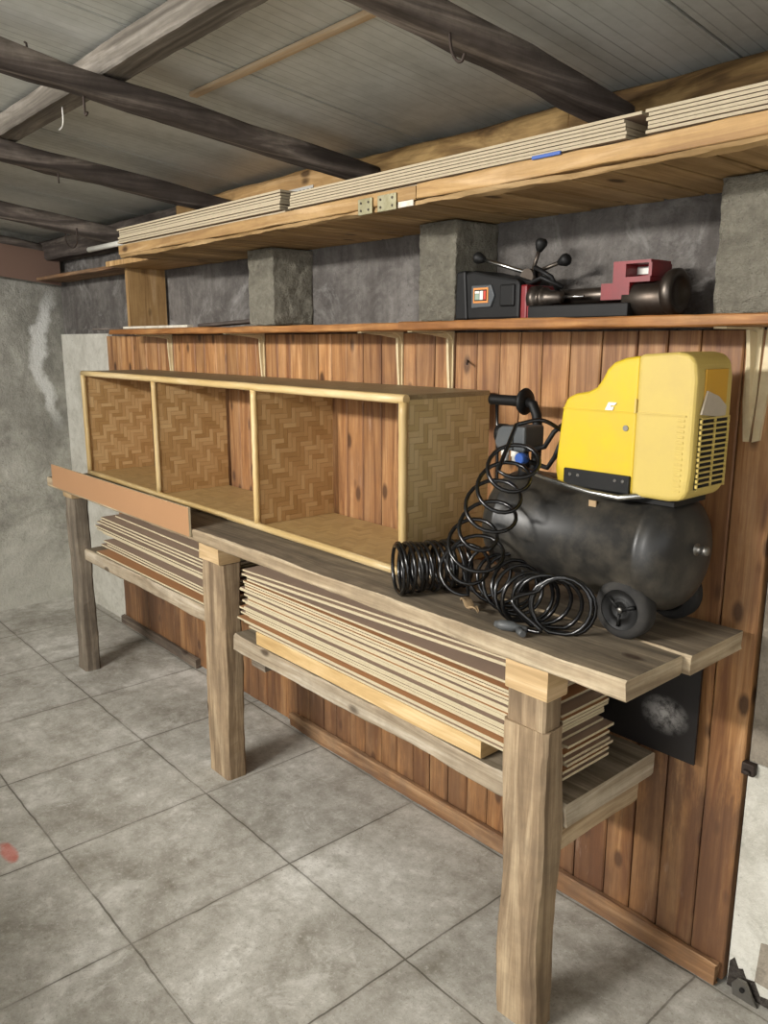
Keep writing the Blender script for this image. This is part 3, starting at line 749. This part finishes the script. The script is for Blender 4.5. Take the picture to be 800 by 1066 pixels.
# ------------------------------------------------------------------ compressor
cy, cz = 1.545, 1.114
cp = thing('air_compressor', 'yellow and black wheeled air compressor standing on the workbench', 'compressor', (-1.03, cy, ZT))
R_ = .128
prof = []
xl, xr = -1.302, -.787
dl = .062
for i in range(9):
    a = PI/2*i/8; prof.append((xl+dl*(1-math.sin(a)) if False else xl+dl-dl*math.cos(a), max(.0, R_*math.sin(a)**.62)))
prof += [(xl+dl+.002, R_+.0015), (xl+dl+.012, R_+.0015), (xl+dl+.014, R_)]
prof += [(xr-dl-.014, R_), (xr-dl-.012, R_+.0015), (xr-dl-.002, R_+.0015)]
for i in range(9):
    a = PI/2*(1-i/8); prof.append((xr-dl+dl*math.cos(a), max(0, R_*math.sin(a)**.62)))
prof = [(a-0, r_) for a, r_ in prof]
tk = MB().lathe(prof, (0, cy, cz), 'x', 48).build('tank', M['tank'], cp)
MB().lathe([(-.02, .013), (.004, .013), (.005, .009), (.018, .009), (.019, .011), (.027, .009), (.028, 0)], (xr-.002, cy, cz+.015), 'x', 14).build('drain_valve', M['steel'], cp)
# wheels
def wheel(y):
    m = MB(); w = .024; Rw = .0645
    m.lathe([(-w, .044), (-w, .053), (-w+.004, .060), (-w*.5, Rw), (w*.5, Rw), (w-.004, .060), (w, .053), (w, .044)], (-.885, y, ZT+Rw+.001), 'y', 36, cap=False)
    tr = m.build('wheel', M['rubber'], cp)
    h = MB()
    h.lathe([(-w+.004, .0), (-w+.004, .016), (-w+.001, .018), (-w+.006, .022), (-w+.010, .036), (-w+.002, .043), (-w+.002, .0455), (w-.002, .0455), (w-.002, .0)], (-.885, y, ZT+Rw+.001), 'y', 30)
    for k in range(3):
        a = 2*PI*k/3+.4
        h.tube([(-.885+.008*math.cos(a), y-w+.003, ZT+Rw+.008*math.sin(a)), (-.885+.036*math.cos(a), y-w+.005, ZT+Rw+.036*math.sin(a))], .004, 6)
    h.build('hub', M['black_plastic'], tr)
    c = MB(); c.lathe([(-w-.001, 0), (-w-.001, .006), (-w+.004, .007)], (-.885, y, ZT+Rw+.001), 'y', 10); c.build('axle_cap', M['steel'], tr)
wheel(1.452); wheel(1.645)
MB().tube([(-.875, 1.476, ZT+.0635), (-.875, 1.62, ZT+.0635)], .007, 8).box(-.905, -.845, 1.50, 1.507, ZT+.055, ZT+.098).box(-.905, -.845, 1.59, 1.597, ZT+.055, ZT+.098).build('axle', M['dark_steel'], cp)
MB().lathe([(0, .022), (.03, .018), (.05, .016)], (-1.24, cy, ZT+.001), 'z', 16).build('rubber_foot', M['rubber'], cp)
# engine cover
xs_, yf, yb = -.878, 1.438, 1.578
profL = [(-1.066, 1.243), (-1.074, 1.275), (-1.066, 1.36), (-1.06, 1.41), (-1.05, 1.431), (-1.03, 1.440), (-.998, 1.446), (-.978, 1.456), (-.965, 1.474), (-.955, 1.493), (-.94, 1.507), (-.915, 1.516), (xs_, 1.5215), (xs_, 1.243)]
MB().prism(profL[::-1], yf, yb, 'y').build('front_cover', M['yellow'], cp, bevel=.009, bseg=3)
profR = [(xs_-.004, 1.241), (xs_-.004, 1.5235), (-.80, 1.529), (-.775, 1.525), (-.762, 1.51), (-.757, 1.48), (-.756, 1.30), (-.760, 1.262), (-.772, 1.246), (-.80, 1.241)]
fc = MB().prism(profR, yf-.003, yb+.002, 'y').build('fan_cover', M['yellow_pale'], cp, bevel=.010, bseg=3)
# moulded lines
B(-1.056, xs_-.006, yf-.0025, yf+.004, 1.4075, 1.4095).build('moulding', M['yellow'], cp)
B(xs_+.002, -.772, yf-.006, yf+.002, 1.4085, 1.411).box(xs_-.004, xs_+.0, yf-.0065, yf+.002, 1.409, 1.437).build('moulding', M['yellow_pale'], fc)
s = MB()
for k in range(14): s.box(-.79+.004*0, -.7745, yf-.0045, yf+.002, 1.262+k*.0105, 1.267+k*.0105)
s.build('cooling_fin', M['yellow_pale'], fc, bevel=.001)
# vent grille on the right face
g = MB(); y0, y1 = 1.455, 1.562
g.box(-.7575, -.7535, y0, y1, 1.268, 1.405, 0)
for k in range(14): g.box(-.7545, -.7505, y0-.002, y1+.002, 1.268+k*.0104, 1.2715+k*.0104, 1)
for y in (y0, (y0+y1)/2, y1): g.box(-.7545, -.7503, y-.002, y+.002, 1.267, 1.406, 1)
g.build('vent_grille', [M['void'], M['yellow_pale']], cp)
B(-.7575, -.7545, 1.466, 1.552, 1.43, 1.497).build('side_label', M['yellow_dark'], cp, bevel=.001)
MB().prism([(1.470, 1.457), (1.452, 1.413), (1.545, 1.403), (1.548, 1.425), (1.515, 1.445)], -.7548, -.7512, 'x').build('torn_tape', M['paper'], cp)
m = MB(); m.prism([(-.952, 1.411), (-.944, 1.427), (-.925, 1.427), (-.930, 1.421), (-.938, 1.421), (-.939, 1.418), (-.931, 1.418), (-.934, 1.411)][::-1], yf-.003, yf+.001, 'y')
m.build('badge', M['label_white'], cp)
pl = B(-1.045, -.884, yf-.006, yf+.003, 1.244, 1.281).build('skirt_plate', M['black_plastic'], cp, bevel=.002)
for xx in (-1.027, -1.007, -.916, -.898): MB().lathe([(-.002, .0035), (.001, .0035)], (xx, yf-.006, 1.269), 'y', 8).build('screw', M['chrome'], pl)
MB().lathe([(-.002, .006), (.001, .006)], (-.902, yf-.0005, 1.377), 'y', 12).build('screw', M['steel'], cp)
B(-1.03, -.80, 1.465, 1.59, 1.226, 1.2425).build('motor_plate', M['black_plastic'], cp)
MB().tube([(-1.20, 1.49, 1.252), (-1.15, 1.455, 1.254), (-1.06, 1.432, 1.247), (-.97, 1.425, 1.238), (-.90, 1.425, 1.236), (-.87, 1.435, 1.243), (-.85, 1.46, 1.243)], .0065, 10).build('delivery_pipe', M['chrome'], cp)
B(-.99, -.972, 1.452, 1.456, 1.188, 1.215).build('tab', M['leaf'], cp)
# handle
hd = MB().tube([(-1.285, 1.60, 1.40), (-1.268, 1.60, 1.395), (-1.255, 1.60, 1.37), (-1.25, 1.60, 1.33), (-1.248, 1.595, 1.26), (-1.245, 1.575, 1.215)], .0125, 12).build('handle', M['black_plastic'], cp)
MB().lathe([(0, .010), (.002, .0145), (.012, .0135), (.07, .0135), (.1, .015), (.108, .0155)], (-1.405, 1.60, 1.401), 'x', 18).lathe([(.104, .015), (.106, .030), (.113, .034), (.119, .030), (.122, .014)], (-1.405, 1.60, 1.401), 'x', 24).build('grip', M['black_plastic'], hd)
# pressure switch
sw = MB().prism([(-1.275, 1.296), (-1.283, 1.312), (-1.272, 1.345), (-1.26, 1.352), (-1.19, 1.354), (-1.19, 1.293)][::-1], 1.475, 1.55, 'y').build('pressure_switch', M['grey_plastic'], cp, bevel=.006, bseg=2)
B(-1.225, -1.222, 1.4735, 1.4765, 1.296, 1.35).build('seam', M['black_plastic'], sw)
for xx, rr in ((-1.267, .0105), (-1.235, .0115)):
    MB().lathe([(-.03, rr*.8), (-.012, rr*.8), (-.011, rr), (.006, rr)], (xx, 1.50, 1.29), 'z', 12).build('cable_gland', M['white'], sw)
MB().lathe([(-.012, .011), (-.010, .013), (.012, .013), (.014, .008)], (-1.185, 1.462, 1.283), 'y', 14).build('regulator_knob', M['blue'], sw)
MB().lathe([(-.02, .018), (-.016, .024), (.006, .024), (.008, .018)], (-1.30, 1.535, 1.325), 'x', 18).build('gauge', M['black_plastic'], sw)
MB().tube([(-1.22, 1.51, 1.295), (-1.22, 1.515, 1.20)], .013, 10).lathe([(-.008, .017), (.012, .017)], (-1.22, 1.512, 1.262), 'z', 6).build('riser', M['black_plastic'], cp)
MB().tube([(-1.185, 1.50, 1.30), (-1.15, 1.50, 1.31), (-1.13, 1.505, 1.345), (-1.12, 1.52, 1.36), (-1.09, 1.54, 1.36)], .006, 8).tube([(-1.19, 1.50, 1.27), (-1.14, 1.50, 1.262), (-1.12, 1.50, 1.29), (-1.11, 1.51, 1.33), (-1.07, 1.53, 1.34)], .006, 8).build('air_line', M['black_plastic'], cp)
MB().tube([(-1.385, 1.60, 1.389), (-1.388, 1.61, 1.30), (-1.385, 1.61, 1.15), (-1.39, 1.62, 1.0), (-1.38, 1.64, .945), (-1.30, 1.66, .939), (-1.2, 1.655, .939)], .0042, 8).build('power_cord', M['hose'], cp)

# ------------------------------------------------------------------ coiled hose
hs = thing('air_hose', 'coiled black air hose heaped on the workbench in front of the compressor', 'hose', (-1.22, 1.36, ZT))
def helix(ctrl, turns, r0, r1, seg=22, jit=.006, ph=0, zmin=ZT+.0055, tilt=None):
    """loops carried along a path; ctrl: list of (centre, axis) pairs"""
    cs = cat([c for c, a in ctrl], 20); as_ = cat([a for c, a in ctrl], 20)
    n = int(turns*seg); out = []
    for i in range(n+1):
        u = i/n; q = u*(len(cs)-1); k = min(int(q), len(cs)-2); fr = q-k
        c = cs[k].lerp(cs[k+1], fr); a = as_[k].lerp(as_[k+1], fr).normalized()
        e = Vector((0, 0, 1)) if abs(a.z) < .8 else Vector((1, 0, 0))
        x = (e-a*e.dot(a)).normalized(); y = a.cross(x)
        an = 2*PI*turns*u+ph; r_ = r0+(r1-r0)*u + jit*mnoise.noise((u*turns*1.3, ph, 1))
        p = c+x*math.cos(an)*r_+y*math.sin(an)*r_ + Vector((mnoise.noise((u*turns, 5+ph, 1)), mnoise.noise((u*turns, 1, 7+ph)), 0))*jit
        p.z = max(p.z, zmin); out.append(p)
    return out
rh = .0047
# part one: down from the compressor in open loops, then the tight coil lying on the bench
AXD = (.50, -.55, .75)
drop = helix([((-1.125, 1.37, 1.31), AXD), ((-1.135, 1.355, 1.255), AXD), ((-1.165, 1.345, 1.19), AXD), ((-1.195, 1.335, 1.12), AXD), ((-1.215, 1.33, 1.06), AXD), ((-1.26, 1.36, 1.012), (.3, -.7, .6))], 7.2, .056, .060, ph=2.2, jit=.016)
coil = helix([((-1.345, 1.455, 1.002), (-.3, -1, 0)), ((-1.37, 1.40, 1.0), (-.35, -1, 0)), ((-1.40, 1.34, .999), (-.4, -1, .0)), ((-1.425, 1.285, .998), (-.55, -1, 0))], 13.0, .058, .062, ph=.4, jit=.008)
start = cat([(-1.10, 1.50, 1.35), (-1.13, 1.46, 1.375), (-1.17, 1.42, 1.365)], 8)
link = cat([drop[-1], (drop[-1]+coil[0])/2+Vector((0, 0, .03)), coil[0]], 8)
m = MB(); m.tube(start+drop[1:]+link[1:-1]+coil, rh, 8); hc = m.build('coil', M['hose'], hs)
pile = helix([((-1.262, 1.435, 1.0), (.5, -.9, .1)), ((-1.195, 1.418, .996), (.7, -.6, .3)), ((-1.125, 1.39, .992), (.9, -.5, .2)), ((-1.06, 1.37, .992), (.8, -.6, -.1)), ((-1.00, 1.365, .995), (.6, -.9, .0)), ((-.975, 1.36, .997), (.4, -1, .2))], 11.0, .060, .062, ph=1.1, jit=.02)
endl = cat([pile[-1], pile[-1]+Vector((-.03, -.05, -.02)), (-1.0, 1.315, .95), (-1.035, 1.31, .943)], 8)
m = MB(); m.tube(pile+endl[1:], rh, 8); m.build('coil', M['hose'], hs)
m = MB()
m.tube([(-1.03, 1.31, .944), (-1.055, 1.302, .945), (-1.06, 1.30, .945), (-1.085, 1.29, .945), (-1.10, 1.285, .945)], [.008, .008, .0115, .0115, .006], 12)
m.tube([(-1.04, 1.295, .943), (-1.02, 1.283, .943)], [.009, .007], 10)
m.build('coupling', M['grey_plastic'], hs)
# dry shaving
m = MB(); n = 10; vs = []; fs = []
for i in range(n+1):
    u = i/n
    for k in range(3):
        w = (k-1)*.011*math.sin(PI*min(max(u, .06), .94))
        vs.append((-1.275+.105*u+w*.4, 1.362-.055*u+w, ZT+.003+.014*abs(math.sin(u*5.5))+.006*abs(k-1)))
for i in range(n):
    for k in range(2): fs.append((i*3+k, i*3+k+1, (i+1)*3+k+1, (i+1)*3+k))
m.add(vs, fs, 0, True); lf = tag(m.build('dry_leaf', M['leaf']), 'curled dry brown leaf lying on the worktop beside the black hose', 'leaf')
sol = lf.modifiers.new('thickness', 'SOLIDIFY'); sol.thickness = .0012

# ------------------------------------------------------------------ drill press lying on the shelf
ZS = 1.602
dp = thing('drill_press', 'black and red bench drill press lying on its side on the wall shelf', 'drill press', (-1.25, 1.65, ZS))
# motor housing
hp = [(-1.545, ZS), (-1.538, 1.722), (-1.49, 1.728), (-1.44, 1.716), (-1.345, 1.700), (-1.335, 1.69), (-1.335, ZS)]
mh = MB().prism(hp[::-1], 1.615, 1.74, 'y').build('motor_housing', M['black_plastic'], dp, bevel=.008, bseg=2)
MB().prism([(-1.552, ZS), (-1.547, 1.727), (-1.515, 1.730), (-1.505, ZS)][::-1], 1.609, 1.742, 'y').build('end_cap', M['black_plastic'], mh, bevel=.006)
MB().prism([(-1.492, 1.632), (-1.492, 1.690), (-1.425, 1.690), (-1.412, 1.662), (-1.425, 1.634)][::-1], 1.609, 1.62, 'y').build('switch_plate', M['grey_plastic'], mh, bevel=.003)
lb = B(-1.483, -1.432, 1.6075, 1.6092, 1.645, 1.683).build('label_plate', M['orange'], mh)
B(-1.4785, -1.4365, 1.6068, 1.608, 1.650, 1.678).build('label_field', M['black_plastic'], lb)
B(-1.476, -1.4615, 1.6062, 1.607, 1.653, 1.668).build('label_mark', M['label_green'], lb)
B(-1.4595, -1.4485, 1.6062, 1.607, 1.653, 1.675).build('label_mark', M['label_white'], lb)
B(-1.4465, -1.4385, 1.6062, 1.607, 1.653, 1.675).build('label_mark', M['label_red'], lb)
B(-1.476, -1.4615, 1.6062, 1.607, 1.669, 1.675).build('label_mark', M['label_white'], lb)
B(-1.395, -1.348, 1.609, 1.62, 1.634, 1.688).build('switch_cover', M['black_plastic'], mh, bevel=.004)
B(-1.334, -1.315, 1.618, 1.735, ZS, 1.685).box(-1.338, -1.305, 1.622, 1.64, ZS, 1.642).build('head_casting', M['red'], dp, bevel=.004)
# quill, chuck, drill
MB().lathe([(0, .030), (.02, .030), (.021, .022), (.03, .022), (.032, .026), (.04, .026), (.042, .02), (.05, .02), (.055, .017), (.085, .015), (.09, .007)], (-1.315, 1.645, 1.652), 'x', 20).build('chuck', M['dark_steel'], dp)
MB().tube([(-1.225, 1.645, 1.652), (-1.165, 1.645, 1.652)], .0035, 8).build('drill_bit', M['chrome'], dp)
# feed levers
hub = MB().lathe([(-.02, .02), (.02, .02), (.024, .012)], (-1.335, 1.66, 1.705), 'y', 16).build('feed_hub', M['dark_steel'], dp)
for (p1, mm) in (((-1.475, 1.625, 1.757), 'chrome'), ((-1.315, 1.665, 1.777), 'dark_steel'), ((-1.245, 1.665, 1.738), 'dark_steel')):
    p0 = (-1.335, 1.66, 1.712)
    lv = MB().tube([p0, p1], .005, 8).build('feed_lever', M[mm], dp)
    d = (Vector(p1)-Vector(p0)).normalized(); P1 = Vector(p1)
    MB().tube([P1-d*.012, P1-d*.004, P1+d*.006, P1+d*.014, P1+d*.02], [.007, .011, .0155, .0145, .008], 14).build('knob', M['black_plastic'], lv)
MB().tube([(-1.335, 1.68, 1.69), (-1.30, 1.63, 1.725), (-1.255, 1.635, 1.70), (-1.25, 1.66, 1.665)], .006, 8).tube([(-1.37, 1.64, 1.705), (-1.32, 1.64, 1.69), (-1.28, 1.63, 1.70), (-1.23, 1.65, 1.675)], .006, 8).build('cable', M['black_plastic'], dp)
# column, grey base plate, table bracket, collar and round base
MB().tube([(-1.31, 1.685, 1.655), (-1.03, 1.685, 1.655)], .018, 20).build('column', M['dark_steel'], dp)
B(-1.31, -1.03, 1.618, 1.64, ZS, 1.633).build('base_plate', M['black_plastic'], dp, bevel=.003)
m = MB(); y0, y1 = 1.628, 1.71
m.box(-1.108, -1.035, y0, y1, 1.640, 1.676)
m.box(-1.078, -1.046, y0, y1, 1.676, 1.722)
m.box(-1.046, -.985, y0, y1, 1.7155, 1.722)
m.box(-1.046, -.985, y0, y1, 1.676, 1.6875)
m.box(-.990, -.982, y0, y1, 1.6875, 1.7155)
m.box(-1.046, -.990, y0+.05, y1, 1.6875, 1.7155)
m.build('table_bracket', M['red'], dp)
B(-1.045, -.999, y0+.044, y0+.0505, 1.695, 1.711).build('scale_plate', M['dust_metal'], dp)
MB().lathe([(0, .036), (.002, .038), (.10, .038), (.102, .036)], (-1.055, 1.665, ZS+.039), 'x', 28).build('collar', M['dark_steel'], dp)
MB().lathe([(0, .040), (.004, .047), (.012, .05), (.024, .05), (.028, .044), (.026, .032), (.018, .03), (.018, 0)], (-.96, 1.665, ZS+.0505), 'x', 32).build('flange', M['dark_steel'], dp)

# rusty anchor plate at the wall foot, right
m = MB(); m.prism([(-.70, .001), (-.705, .03), (-.692, .05), (-.672, .05), (-.655, .02), (-.64, .001)], 1.735, 1.742, 'y')
m.lathe([(-.004, .006), (.003, .006)], (-.678, 1.734, .028), 'y', 10, 1)
tag(m.build('anchor_plate', [M['steel'], M['void']]), 'small metal anchor plate with a hole at the foot of the white plaster', 'plate')

# ------------------------------------------------------------------ light, world, camera
w = bpy.data.worlds.new('World'); S.world = w; w.use_nodes = True
bg = w.node_tree.nodes['Background']; bg.inputs[0].default_value = (1.0, 1.0, 1.0, 1); bg.inputs[1].default_value = 2.2
def area(name, loc, target, sx, sy, power, col=(1, 1, 1)):
    l = bpy.data.lights.new(name, 'AREA'); l.shape = 'RECTANGLE'; l.size = sx; l.size_y = sy; l.energy = power; l.color = col
    o = bpy.data.objects.new(name, l); COL.objects.link(o); o.location = loc
    o.rotation_euler = (Vector(target)-Vector(loc)).to_track_quat('-Z', 'Y').to_euler(); return o
area('ceiling_lamp', (-1.9, -2.1, 2.36), (-2.0, 1.4, .5), 1.3, .18, 165, (1, .965, .91))

pl_ = bpy.data.lights.new('ceiling_fill', 'POINT'); pl_.energy = 26; pl_.shadow_soft_size = .25; pl_.color = (1, .97, .93)  # unseen fill light, added to brighten the ceiling
po = bpy.data.objects.new('ceiling_fill', pl_); COL.objects.link(po); po.location = (-3.0, -1.7, 2.0)
cam = bpy.data.cameras.new('Camera'); co = bpy.data.objects.new('Camera', cam); COL.objects.link(co)
cam.sensor_fit = 'HORIZONTAL'; cam.sensor_width = 36; cam.lens = 840/800*36; cam.clip_start = .02
co.location = (0, 0, 1.55)
yaw, pitch = math.radians(41.2), math.radians(12.0)
fw = Vector((-math.cos(yaw)*math.cos(pitch), math.sin(yaw)*math.cos(pitch), -math.sin(pitch)))
co.rotation_euler = fw.to_track_quat('-Z', 'Y').to_euler()
S.camera = co
S.view_settings.view_transform = 'Standard'; S.view_settings.look = 'None'
S.view_settings.gamma = 1; S.view_settings.use_curve_mapping = False; S.view_settings.exposure = 0
for o in bpy.data.objects:
    if '_org' in o.keys(): del o['_org']
